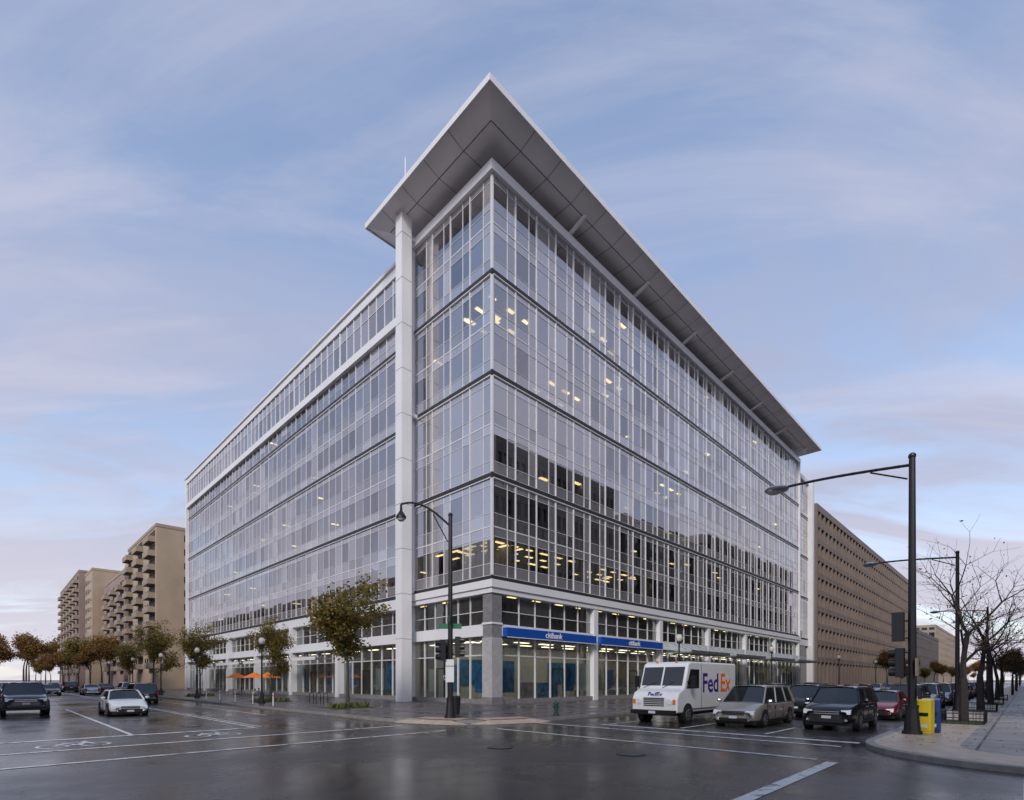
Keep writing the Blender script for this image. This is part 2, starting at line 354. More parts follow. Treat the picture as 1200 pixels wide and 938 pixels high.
def curtain(F,G,mp,s0,s1,z0,z1,pat,d=0,rows=ROWS,hb=7.7,mw=.07,thr=.9):
    xs=cols(s0,s1,pat); sc=(z1-z0)/hb
    bx(F,mp,s0,s1,d-.16,d+.1,z0-.18,z0+.17,M['darkline'])
    bx(F,mp,s0,s1,d-.02,d+.13,z0-.245,z0-.183,M['white'])
    bx(F,mp,s0,s1,d-.02,d+.06,z0+.173,z0+.22,M['mull'])
    for i,x in enumerate(xs):
        big=(i%2==0)
        w=mw*(1.15 if big else .7)
        bx(F,mp,x-w/2,x+w/2,d-.05,d+(.08 if big else .04),z0+.223,z1-.25,M['mull'])
    zz=[z0+r[0]*sc for r in rows]+[z0+rows[-1][1]*sc]
    for i,z in enumerate(zz[1:]):
        h=.05 if i==2 else .02
        bx(F,mp,s0,s1,d-.04,d+.03,z-h,z+h,M['mull'])
    for i in range(len(xs)-1):
        a,b=xs[i],xs[i+1]; narrow=(b-a)<thr
        base=RU(.3,.65) if narrow else RU(.0,.2)
        if R()<.16: base=RU(.5,.85)
        if R()<.25: base=0
        cb_=RU(.55,1.05)
        for (r0,r1,t) in rows:
            za,zb=z0+r0*sc,z0+r1*sc
            if t=='s': tint=(RU(.75,.95),RU(.45,.7),R())
            elif t=='s2': tint=(min(1,base+.25),RU(.45,.8),R())
            else:
                bb=base if R()<.85 else R()*.8
                tint=(bb,(cb_*1.2 if narrow else cb_*.8),R())
            gq(G,mp,a,b,d,za,zb,M['glass'],tint)
    gq(G,mp,s0,s1,d-.06,z0+rows[-1][1]*sc,z1-.15,M['glass'],(.9,.5,.5),0)
F=MB();G=MB()
LP=10.35; RE=73.6
for i in range(4):
    z0,z1=BANDS[i],BANDS[i+1]
    curtain(F,G,mpR,.06,RE,z0,z1,[1.55,.9],thr=1.0)
    curtain(F,G,mpL,.06,LP-.35,z0,z1,[.9,1.55],thr=1.0)
    F.box(-.05,.055,-.05,.055,z0+.23,z1-.24,M['mull'])
    F.box(-.1,.059,-.1,.059,z0-.158,z0+.168,M['darkline'])
for mp,e in ((mpR,RE+.3),(mpL,LP)):
    bx(F,mp,-.32 if mp is mpR else .2,e,-.2,.32 if mp is mpR else .318,40.1,40.85 if mp is mpR else 40.845,M['white'])
bx(F,mpL,LP-.35,LP,-.3,.3,9.7,40.09,M['white'])
bx(F,mpR,RE,RE+.3,-.3,.3,9.7,40.09,M['white'])
F.box(.0,.8,LP+.003,11.2,.2,40.3,M['white'])
bx(F,mpR,-.37,RE+.3,-.25,.37,8.95,9.53,M['white']); bx(F,mpL,.26,LP+.002,-.25,.367,8.952,9.525,M['white'])
bx(F,mpR,-.25,RE+.3,-.22,.25,8.55,8.95,M['white']); bx(F,mpL,.24,LP+.001,-.22,.245,8.552,8.95,M['white'])
def base(mp,s0,s1,bay,d=-.25,first=True,z2=8.55):
    n=max(1,round((s1-s0)/bay)); b=(s1-s0)/n
    bx(F,mp,s0,s1,d-.1,.12,5.35,6.25,M['white'])
    bx(F,mp,s0,s1,d-.1,.05,.1,.5,M['stone'])
    for k in range(n+1):
        x=s0+k*b
        if k>0 or first: bx(F,mp,x-.32,x+.32,d-.3,.2,.14,z2-.002,M['white'])
    for k in range(n):
        a=s0+k*b+.32;c=s0+(k+1)*b-.32; m_=6; w=(c-a)/m_
        for j in range(m_):
            x=a+j*w
            if j: 
                bx(F,mp,x-.035,x+.035,d-.04,d+.08,6.25,z2,M['mull'])
                bx(F,mp,x-.045,x+.045,d-.04,d+.1,.5,5.35,M['mull'])
            gq(G,mp,x,x+w,d,6.25,7.3,M['shop'],(RU(.0,.3),.5,R())); gq(G,mp,x,x+w,d,7.3,z2,M['shop'],(RU(.0,.4),.5,R()))
            gq(G,mp,x,x+w,d,.5,3.9,M['shop'],(RU(0,.12),.6,R()*.6)); gq(G,mp,x,x+w,d,3.9,5.35,M['shop'],(RU(.1,.4),.6,R()))
            if R()<.4: bx(F,mp,x+.15,x+w-.15,d-.35,d-.32,1.0,RU(2.6,3.6),M['poster'] if R()<.6 else M['signw'])
            if j==3:
                bx(F,mp,x+.2,x+.26,d+.02,d+.1,.5,2.9,M['black']); bx(F,mp,x+w-.26,x+w-.2,d+.02,d+.1,.5,2.9,M['black']); bx(F,mp,x+.2,x+w-.2,d+.02,d+.1,2.9,2.98,M['black'])
        bx(F,mp,a,c,d-.03,d+.07,3.86,3.95,M['mull']); bx(F,mp,a,c,d-.03,d+.05,7.27,7.33,M['mull'])
base(mpR,.9,RE,12.1,first=False); base(mpL,.9,LP+.35,9.8,first=False)
F.box(-.18,.92,-.18,.92,.14,5.2,M['stone2']); F.box(-.14,.88,-.14,.88,5.2,8.55,M['stone'])
F.box(-.2,.94,-.2,.94,6.2,6.35,M['white']); F.box(-.24,.96,-.24,.96,.14,.7,M['stone'])
for a,c in ((1.0,12.5),(13.3,24.7)):
    F.box(a,c,-.6,-.13,5.3,6.0,M['blue']); F.box(a,c,-.63,-.6,5.24,5.3,M['white'])
for x in (6.5,19):
    text('sign_lettering','citibank',.68,M['pwhite'],B,basis((1,0,0),(0,0,1),(0,-1,0),(x,-.61,5.44)),.015,.01)
text('shop_lettering','tabs',.8,M['pwhite'],B,basis((0,-1,0),(0,0,1),(-1,0,0),(.17,5.5,2.0)),.01,.015)
W0,W1=11.2,86.3; wd=-.35
for i in range(3):
    curtain(F,G,mpL,W0+1.0,W1-.6,BANDS[i],BANDS[i+1],[1.5],d=wd,mw=.07,thr=0)
curtain(F,G,mpL,W0+1.0,W1-.6,BANDS[3],35.15,[1.5],d=wd,rows=[(.2,1.0,'v'),(1.0,2.2,'v')],hb=2.45,mw=.07,thr=0)
bx(F,mpL,W0+1,W1,-.8,.05,34.9,35.7,M['white'])
bx(F,mpL,W0+1,W1,-.8,.05,39.5,40.4,M['white']); bx(F,mpL,W0,W1+.2,-.8,.25,40.4,40.62,M['white'])
x=W0+1; k=0
while x<W1-1:
    gq(G,mpL,x,x+1.5,-.12,35.7,38.2,M['glass'],(RU(0,.4),.8,R())); gq(G,mpL,x,x+1.5,-.12,38.2,39.5,M['glass'],(.6,.8,R()))
    w_=.09 if k%8==0 else .035
    bx(F,mpL,x-w_,x+w_,-.3,-.05,35.7,39.5,M['white']); x+=1.5; k+=1
bx(F,mpL,W0+1,W1,-.2,-.08,38.17,38.23,M['white'])
bx(F,mpL,W0,W0+1.0,-.8,.0,.14,40.4,M['white'])
bx(F,mpL,W1-.6,W1,-.8,.1,.14,40.4,M['white'])
bx(F,mpL,W0+1,W1-.6,-.6,.05,8.5,9.45,M['white'])
base(mpL,W0+1,W1-.3,12.2,d=-.55,first=False,z2=8.5)
TE=84.5
for i in range(4):
    z1=BANDS[i+1] if i<3 else 39.4
    curtain(F,G,mpR,RE+.9,TE-1,BANDS[i],z1,[1.5],d=-1.2)
bx(F,mpR,RE+.3,TE,-1.6,-.9,39.2,40.0,M['white']); bx(F,mpR,TE-1,TE,-1.8,-.3,.14,40.0,M['white']); bx(F,mpR,RE+.3,RE+.9,-1.8,-1.1,.14,39.2,M['white'])
bx(F,mpR,RE+.9,TE-1,-1.7,-1.0,8.4,9.45,M['white']); bx(F,mpR,RE+.9,TE-1,-1.7,-1.35,.14,8.4,M['wing'])
I=MB()
I.box(7,TE-.5,7,W1-.5,0,40.1,M['core'])
floors=[]
for i in range(4):
    floors+= [BANDS[i],BANDS[i]+(BANDS[i+1]-BANDS[i])/2]
for z in floors+[5.75]:
    I.box(.75,RE,.35,7,z-.55,z+.05,M['slab']); I.box(.76,7,7,W1-.8,z-.55,z+.05,M['slab'])
    I.box(.8,RE,.4,7,z+.052,z+.06,M['floor']); I.box(.8,7,7,W1-.8,z+.052,z+.06,M['floor'])
    I.box(RE,TE-1,1.9,7,z-.55,z+.05,M['slab'])
I.box(.6,RE-.1,.3,7.2,39.6,40.35,M['slab']); I.box(.62,7.2,7,W1-.4,39.6,40.3,M['slab']); I.box(7.2,TE-.2,7.2,W1-.2,39.9,40.32,M['stone2'])
I.box(.4,RE-.1,.3,7.2,.1,.2,M['stone2']); I.box(.62,7.2,7.2,W1-.4,.1,.2,M['stone2'])
I.box(RE-.08,RE+.28,.3,7.2,.14,40.3,M['white']); I.box(.7,8,W1-.9,W1-.05,.14,40.3,M['white'])
I.box(TE-.9,TE-.05,2,W1-.3,.14,39.9,M['tan']); I.box(7,TE-.1,W1-.6,W1-.1,0,40.0,M['white'])
for k in range(7):
    x=.9+12.1*k+.5
    I.cyl((min(x,72.9),1.6,.1),(min(x,72.9),1.6,40),.32,.32,10,M['slab'])
for k in range(7): I.cyl((1.6,12.6+12.1*k,.1),(1.6,12.6+12.1*k,40),.32,.32,10,M['slab'])
for z in floors:
    for k in range(14):
        if R()<.4: x=RU(3,70); I.box(x,x+.12,.9,7,z,z+3.2,M['core'])
def ceil(u0,v0,w,h,z,m='ceil'): I.box(u0,u0+w,v0,v0+h,z-.6,z-.57,M[m])
zs=floors[1:]+[40.3]
spots=[]
for k in range(90):
    z=random.choice(zs); 
    if R()<.65: spots.append((RU(1,68),RU(1.5,5),z))
    else: spots.append((RU(1.5,5),RU(2,80),z))
for (a,b_,z) in spots: ceil(a,b_,RU(.7,1.2),.35,z-(.1 if z>40 else 0))
for z,a0,n in ((zs[0],1.5,6),(zs[5],1.2,3),(zs[4],8,3),(zs[5],17,2),(zs[3],28,3),(zs[0],16,4),(zs[6],14,2)):
    for k in range(n):
        for j in range(3): ceil(a0+k*1.9+RU(-.2,.2),1.3+j*1.7,RU(.6,1.0),.3,z)
for k in range(3): 
    for j in range(4): ceil(1.3+k*1.7,1.5+j*2.1,.3,1.0,zs[0])
for k in range(22): ceil(1.5+k*3.2,2,1.6,.4,5.75,'warm'); ceil(1.5+k*3.2,4.5,1.4,.4,5.75,'warm'); ceil(1.5+k*3.2,3,1.0,.2,9.7,'ceil')
for k in range(20): ceil(2,9+k*3.7,.4,1.6,5.75,'warm'); ceil(3,9+k*3.7,.2,1.0,9.7,'ceil')
for k in range(3): ceil(1.8,2+k*2.4,.4,1.4,5.75,'warm')
I.obj('interior',B)
I2=MB()
for k in range(16):
    x=RU(2,68); I2.box(x,x+RU(1,2.5),2.5,3.2,.2,RU(1,2.2),M['poster'] if R()<.4 else M['core'])
for k in range(12):
    x=RU(12,80); I2.box(2.5,3.2,x,x+RU(1,2.5),.2,RU(1,2.2),M['core'])
I2.box(1.0,24,6.6,6.9,.2,5.1,M['signw']); I2.box(2,9,6.5,6.58,1.5,3.8,M['poster']); I2.box(14,22,6.5,6.58,1.5,3.8,M['poster'])
I2.obj('shop_fittings',B)
F.obj('facade_frame',B); G.obj('glazing',B,tint=True)
K=MB(); a=3.0; zt=42.62; zb=42.12
CE=76.0; CL=13.25
K.prism([(-a,-a),(CE,-a),(CE,CL),(-a,CL)],zt-.3,zt,M['white'])
s1=[(-a+.05,-a+.05),(CE-.05,-a+.05),(CE-.05,CL-.05),(-a+.05,CL-.05)]
s2=[(-a+1.55,-a+1.55),(CE-1.5,-a+1.55),(CE-1.5,CL-1.5),(-a+1.55,CL-1.5)]
for i in range(4):
    j=(i+1)%4
    K.face([(*s1[i],zt-.3-.01),(*s1[j],zt-.31),(*s2[j],zb-.25),(*s2[i],zb-.25)],M['soffit'])
K.face([(*p,zb-.25) for p in s2],M['soffit'])
K.box(-a-.06,CE+.06,-a-.06,-a-.003,zt-.42,zt+.05,M['white']); K.box(-a-.06,-a-.003,-a,CL+.06,zt-.42,zt+.05,M['white'])
K.box(CE+.003,CE+.06,-a,CL+.06,zt-.42,zt+.05,M['white']); K.box(-a,CE,CL+.003,CL+.06,zt-.42,zt+.05,M['white'])
zs_=zb-.262
K.box(s2[0][0]-.03,s2[1][0],s2[0][1]-.03,s2[0][1]+.03,zs_,zs_+.02,M['seam']); K.box(s2[0][0]-.03,s2[0][0]+.03,s2[0][1],s2[3][1],zs_,zs_+.02,M['seam'])
x=s2[0][0]
while x<CE-2:
    x+=3.03
    K.box(x-.02,x+.02,s2[0][1],CL-1.5,zs_,zs_+.014,M['seam'])
    K.face([(x-.02,-a+.06,zt-.33),(x+.02,-a+.06,zt-.33),(x+.02,s2[0][1],zs_-.004),(x-.02,s2[0][1],zs_-.004)],M['seam'])
y=s2[0][1]
while y<CL-3:
    y+=3.03
    K.box(s2[0][0],CE-1.5,y-.02,y+.02,zs_-.002,zs_+.012,M['seam'])
    K.face([(-a+.06,y-.02,zt-.33),(-a+.06,y+.02,zt-.33),(s2[0][0],y+.02,zs_-.004),(s2[0][0],y-.02,zs_-.004)],M['seam'])
K.box(3.4,CE-3,3.4,CL-.5,40.3,41.86,M['white'])
for k in range(7):
    x=9.3+10.5*k
    if x<74: 
        K.cyl((x,.1,41.1),(x,-1.75,41.75),.2,.18,10,M['white'])
K.cyl((-1.5,9.3,zt),(-1.5,9.3,zt+4.2),.08,.05,8,M['white'])
K.obj('roof_canopy',B)
cc=MB(); 
cc.box(-1.95,-.95,9.15,10.1,.14,41.86,M['white'])
for z in [5.5+k*3.85 for k in range(10)]: cc.box(-1.96,-.94,9.14,10.11,z,z+.03,M['seam'])
cc.box(-1.4,-.0,10.1,10.22,9.0,9.5,M['white'])
cc.box(-1.3,.1,9.5,9.8,25.0,25.3,M['white']); cc.box(-1.3,.1,9.5,9.8,40.4,40.7,M['white'])
cc.obj('tall_column',B)
ec=MB()
for a0,a1 in ((26,36),(38,48),(50.5,60.5),(62.5,72.5)):
    ec.box(a0,a1,-3.2,-.25,5.0,5.08,M['greencan']); ec.box(a0,a1,-3.3,-3.2,4.9,5.2,M['steel'])
    for q in range(6): 
        xx=a0+(a1-a0)*q/5; ec.box(xx-.05,xx+.05,-3.2,-.2,4.88,4.998,M['steel']); ec.cyl((xx,-3,5.15),(xx,-.2,6.3),.03,.03,6,M['steel'])
for a0,a1 in ((25,35),(37,47),(49,59),(61,71)):
    ec.box(-2.3,-.25,a0,a1,4.3,4.4,M['steel']); ec.box(-2.4,-2.3,a0,a1,4.15,4.5,M['white'])
ec.obj('entrance_canopies',B)

# ---------------------------------------------------------------- other buildings
def grid_building(name,u0,u1,v0,v1,h,m,fh=3.6,bay=3.,pier=.8,span=1.3,base_h=4.5,faces='-u-v+u+v',mech=True,dep=.4,core=None):
    E=empty(name,u0,v0); b=MB(); w=u1-u0; l=v1-v0
    b.box(dep,w-dep,dep,l-dep,0,h-.3,core or M['wing'])
    z=base_h
    while z<h-1.2:
        b.box(.08,w-.08,.08,l-.08,z-.0,z+span,m); z+=fh
    b.box(.0,w,.0,l,h-1.3,h,m); b.box(.05,w-.05,.05,l-.05,0,.7,m)
    n=max(1,round(w/bay)); 
    for k in range(n+1):
        x=w*k/n; x0=max(0,x-pier/2)+.02; x1=min(w,x+pier/2)-.02
        if '-v' in faces: b.box(x0,x1,.02,dep+.1,.0,h-1.301,m)
        if '+v' in faces: b.box(x0,x1,l-dep-.1,l-.02,.0,h-1.301,m)
    n=max(1,round(l/bay))
    for k in range(n+1):
        x=l*k/n; x0=max(0,x-pier/2)+.025; x1=min(l,x+pier/2)-.025
        if '-u' in faces: b.box(.025,dep+.1,x0,x1,.0,h-1.302,m)
        if '+u' in faces: b.box(w-dep-.1,w-.025,x0,x1,.0,h-1.302,m)
    if mech: b.box(w*.25,w*.7,l*.3,l*.75,h-.4,h+3,m)
    b.obj('walls',E); return E
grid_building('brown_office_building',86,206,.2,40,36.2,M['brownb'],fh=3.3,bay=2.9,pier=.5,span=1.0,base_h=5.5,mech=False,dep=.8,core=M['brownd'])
grid_building('office_building',222,300,2,40,22,M['greyb'],bay=3)
grid_building('office_building',310,420,4,50,30,M['tan'],bay=3)
grid_building('office_building',300,420,-80,-37,30,M['tan'],bay=3)
grid_building('brick_office_building',-2,29,-62,-34.5,38,M['dbr'],fh=3.5,bay=3,pier=.9,span=1.6)
grid_building('concrete_office_building',33,69,-66,-34.6,43,M['greyb'],fh=3.6,bay=1.6,pier=.5,span=1.2)
grid_building('brick_office_building',72,110,-62,-34.5,39,M['dbr'],fh=3.4,bay=4,pier=1.2,span=1.4)
grid_building('concrete_office_building',114,190,-64,-35,43,M['greyb'],fh=3.6,bay=3)
grid_building('apartment_house',-75,-43,-4,30,26,M['pink'],fh=3.1,bay=4,pier=2,span=1.4)
grid_building('brick_office_building',-75,-43,34,72,30,M['dbr'],fh=3.4,bay=3)
grid_building('apartment_house',-75,-42,76,130,27,M['pink'],fh=3.1,bay=4,pier=1.6,span=1.4)
grid_building('concrete_office_building',-80,-43,-75,-38,28,M['greyb'],fh=3.5,bay=3)
grid_building('apartment_house',-76,-43,136,230,28,M['tan'],fh=3.1,bay=4,pier=1.6,span=1.4)
def apartment(name,u0,v0,v1,h,m,m2,dep=30,balc=True):
    E=empty(name,u0,v0); b=MB(); l=v1-v0
    b.box(0,dep,0,l,0,h,m)
    b.box(dep*.3,dep*.6,l*.2,l*.5,h,h+3.5,m); b.box(-.1,dep+.1,-.1,l+.1,h-.5,h+.15,m2)
    fh=2.95; nf=int((h-4.2)/fh)
    for f in range(nf):
        z=4.5+f*fh
        n=max(2,int(l/5.2)); st=(l-1)/n
        for k in range(n):
            y=1.0+k*st
            if balc and k%2==0:
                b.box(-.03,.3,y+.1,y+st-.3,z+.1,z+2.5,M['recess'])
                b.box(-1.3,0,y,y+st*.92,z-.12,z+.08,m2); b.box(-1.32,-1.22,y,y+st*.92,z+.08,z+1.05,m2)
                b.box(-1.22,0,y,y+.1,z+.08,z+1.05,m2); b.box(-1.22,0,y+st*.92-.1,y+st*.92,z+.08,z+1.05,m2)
            else:
                b.box(-.02,.3,y+.6,y+2.2,z+.6,z+2.2,M['wing']); b.box(-.02,.3,y+3.0,y+4.2,z+.6,z+2.2,M['wing'])
        for xx in (5,9,16,22):
            if xx<dep-3: b.box(xx,xx+1.5,-.03,.2,z+.6,z+2.0,M['wing'])
    b.obj('walls',E); return E
apartment('apartment_building',-2.2,100,131,34.5,M['tan2'],M['tan'])
apartment('apartment_building',-2.5,134,168,30,M['pink'],M['tan'])
apartment('apartment_building',-5,170,186,35.5,M['tan2'],M['tan2'],balc=False)
apartment('apartment_building',-6,192,255,38,M['pink'],M['tan'])

# ---------------------------------------------------------------- trees
def grow(b,p,d,L,r,depth,tips,m,spread=.6,up=.15,kids=3,segs=3):
    d=d.normalized(); q=p
    for i in range(segs):
        nd=(d+Vector((RU(-1,1),RU(-1,1),RU(-.5,1)))*.14).normalized()
        e=q+nd*L/segs; r2=r*(1-.35/segs)
        b.cyl(q,e,r,r2,6 if r>.03 else 4 if r>.012 else 3,m,False); 
        if depth<=1: tips.append((e,nd,r2))
        if depth>0 and i<segs-1 and R()<.7:
            a=RU(0,6.28); pr=nd.orthogonal().normalized(); pr=Matrix.Rotation(a,3,nd)@pr
            grow(b,e,(nd+pr*RU(.6,1.1)*spread*1.4+Vector((0,0,up))),L*RU(.5,.7),r2*.55,depth-1,tips,m,spread,up,kids,segs)
        q,r,d=e,r2,nd
    if depth>0:
        a0=RU(0,6.28)
        for k in range(kids if depth>1 else 2):
            a=a0+k*2*math.pi/kids+RU(-.4,.4); pr=d.orthogonal().normalized(); pr=Matrix.Rotation(a,3,d)@pr
            grow(b,q,(d+pr*spread*RU(.7,1.3)+Vector((0,0,up))),L*RU(.55,.95),r*.66,depth-1,tips,m,spread,up,kids,segs)
def leaves(b,tips,ms,n,size,spread):
    wts=[R()**1.3+.1 for _ in tips]
    ts=random.choices(tips,wts,k=n)
    for t in ts:
        p=t[0]+Vector((random.gauss(0,spread),random.gauss(0,spread),random.gauss(0,spread*.8)))
        x=Vector((RU(-1,1),RU(-1,1),RU(-1,1))).normalized(); y=x.orthogonal().normalized(); y=Matrix.Rotation(RU(0,6.28),3,x)@y; s=size*RU(.6,1.3)
        b.face([p-x*s,p+y*s*.5,p+x*s,p-y*s*.5],random.choice(ms))
def tree_mesh(kind,seed):
    random.seed(seed); tips=[]; br=MB(); lf=MB()
    if kind=='young':
        br.cyl((0,0,0),(0,0,1.5),.1,.085,8,M['bark'])
        grow(br,Vector((0,0,1.5)),Vector((.05,0,1)),2.3,.08,3,tips,M['bark'],.8,.26,4)
        leaves(lf,tips,[M['leafY'],M['leafY'],M['leafG']],8000,.11,.26)
    elif kind=='bare':
        br.cyl((0,0,0),(.03,0,1.9),.17,.13,8,M['barkd'])
        grow(br,Vector((.03,0,1.9)),Vector((0,0,1)),1.9,.12,4,tips,M['barkd'],.85,.12,3)
        leaves(lf,tips,[M['leafR']],200,.06,.12)
    elif kind=='full':
        br.cyl((0,0,0),(0,0,3),.2,.15,8,M['bark'])
        grow(br,Vector((0,0,3)),Vector((0,0,1)),2.8,.14,3,tips,M['bark'],.8,.2,4)
        leaves(lf,tips,[M['leafR'],M['leafR'],M['leafY']],6000,.2,.48)
    elif kind=='green':
        br.cyl((0,0,0),(0,0,2.4),.16,.12,8,M['bark'])
        grow(br,Vector((0,0,2.4)),Vector((0,0,1)),2.3,.12,3,tips,M['bark'],.75,.2,4)
        leaves(lf,tips,[M['leafG'],M['leafY'],M['leafY']],6000,.18,.42)
    h=max(t[0].z for t in tips)
    return br.mesh(kind+'_branches'),lf.mesh(kind+'_leaves'),h
TM={'young':tree_mesh('young',3),'bare':tree_mesh('bare',11),'full':tree_mesh('full',5),'green':tree_mesh('green',8)}
TM['young2']=tree_mesh('young',21); TM['bare2']=tree_mesh('bare',31)
def tree(name,kind,u,v,h,rot=None,wide=1):
    a,b,hh=TM[kind]; E=empty(name,u,v,.13,rot if rot is not None else RU(0,6.28)); s=h/hh; E.scale=(s*wide,s*wide,s)
    for n,me in (('branches',a),('foliage',b)):
        o=bpy.data.objects.new(n,me); scene.collection.objects.link(o); o.parent=E
    return E
random.seed(99)
for i,(v,h,wd_) in enumerate(((3.6,8.5,1.2),(17,7.3,.85),(38,8.2,1.0),(62,10.5,1.1),(80,9,1.0))):
    tree('honey_locust_tree','young' if i%2==0 else 'young2',-9.8,v,h,wide=wd_)
    pl=MB(); pl.box(-1.4,1.4,-1.0,1.0,.0,.05,M['soil'])
    for k in range(160):
        x,y=RU(-1.3,1.3),RU(-.9,.9); s=RU(.08,.16); a=RU(0,6)
        pl.face([(x-s*math.cos(a),y-s*math.sin(a),.05),(x+s*math.cos(a),y+s*math.sin(a),.05),(x+.1,y,.05+s*2.2)],M['leafG'])
    o=pl.obj('planting_bed'); place(o,-9.8,v,.146)
for v in (98,112,128,148,170,195,235,260,290,330): tree('street_tree','green' if R()<.4 else 'full',-10+RU(-.5,.5),v,RU(9,14))
for v in (140,160,185,215,250,290,340): tree('street_tree','full' if R()<.7 else 'green',-34+RU(-4,2),v,RU(14,18))
for v,h in ((300,20),(330,25),(365,24)): 
    for u in (-27,-14,0,14): tree('street_tree','full',u+RU(-3,3),v,h+RU(-3,3))
for v in (20,45,75,105): tree('street_tree','bare2',-33,v,10)
for i,(u,h) in enumerate(((3.2,8.6),(15,8.6),(27,9),(39,8),(51,9))): tree('bare_tree','bare' if i%2==0 else 'bare2',u,-26.6,h,rot=i*1.3+.4,wide=1.1)
for u in (63,76,90,105,120,138,156,180,205,235,270,310,350): tree('street_tree','full' if R()<.4 else 'bare',u,-26.9+RU(-.5,.5),RU(6,8.5))
for u in (95,110,128,146,166,190,215,245,290,330): tree('street_tree','green' if R()<.4 else 'full',u,-9.5,RU(5,8))
for u in (420,435,450): 
    for v in (-30,-18,-6): tree('street_tree','full',u,v,RU(12,16))

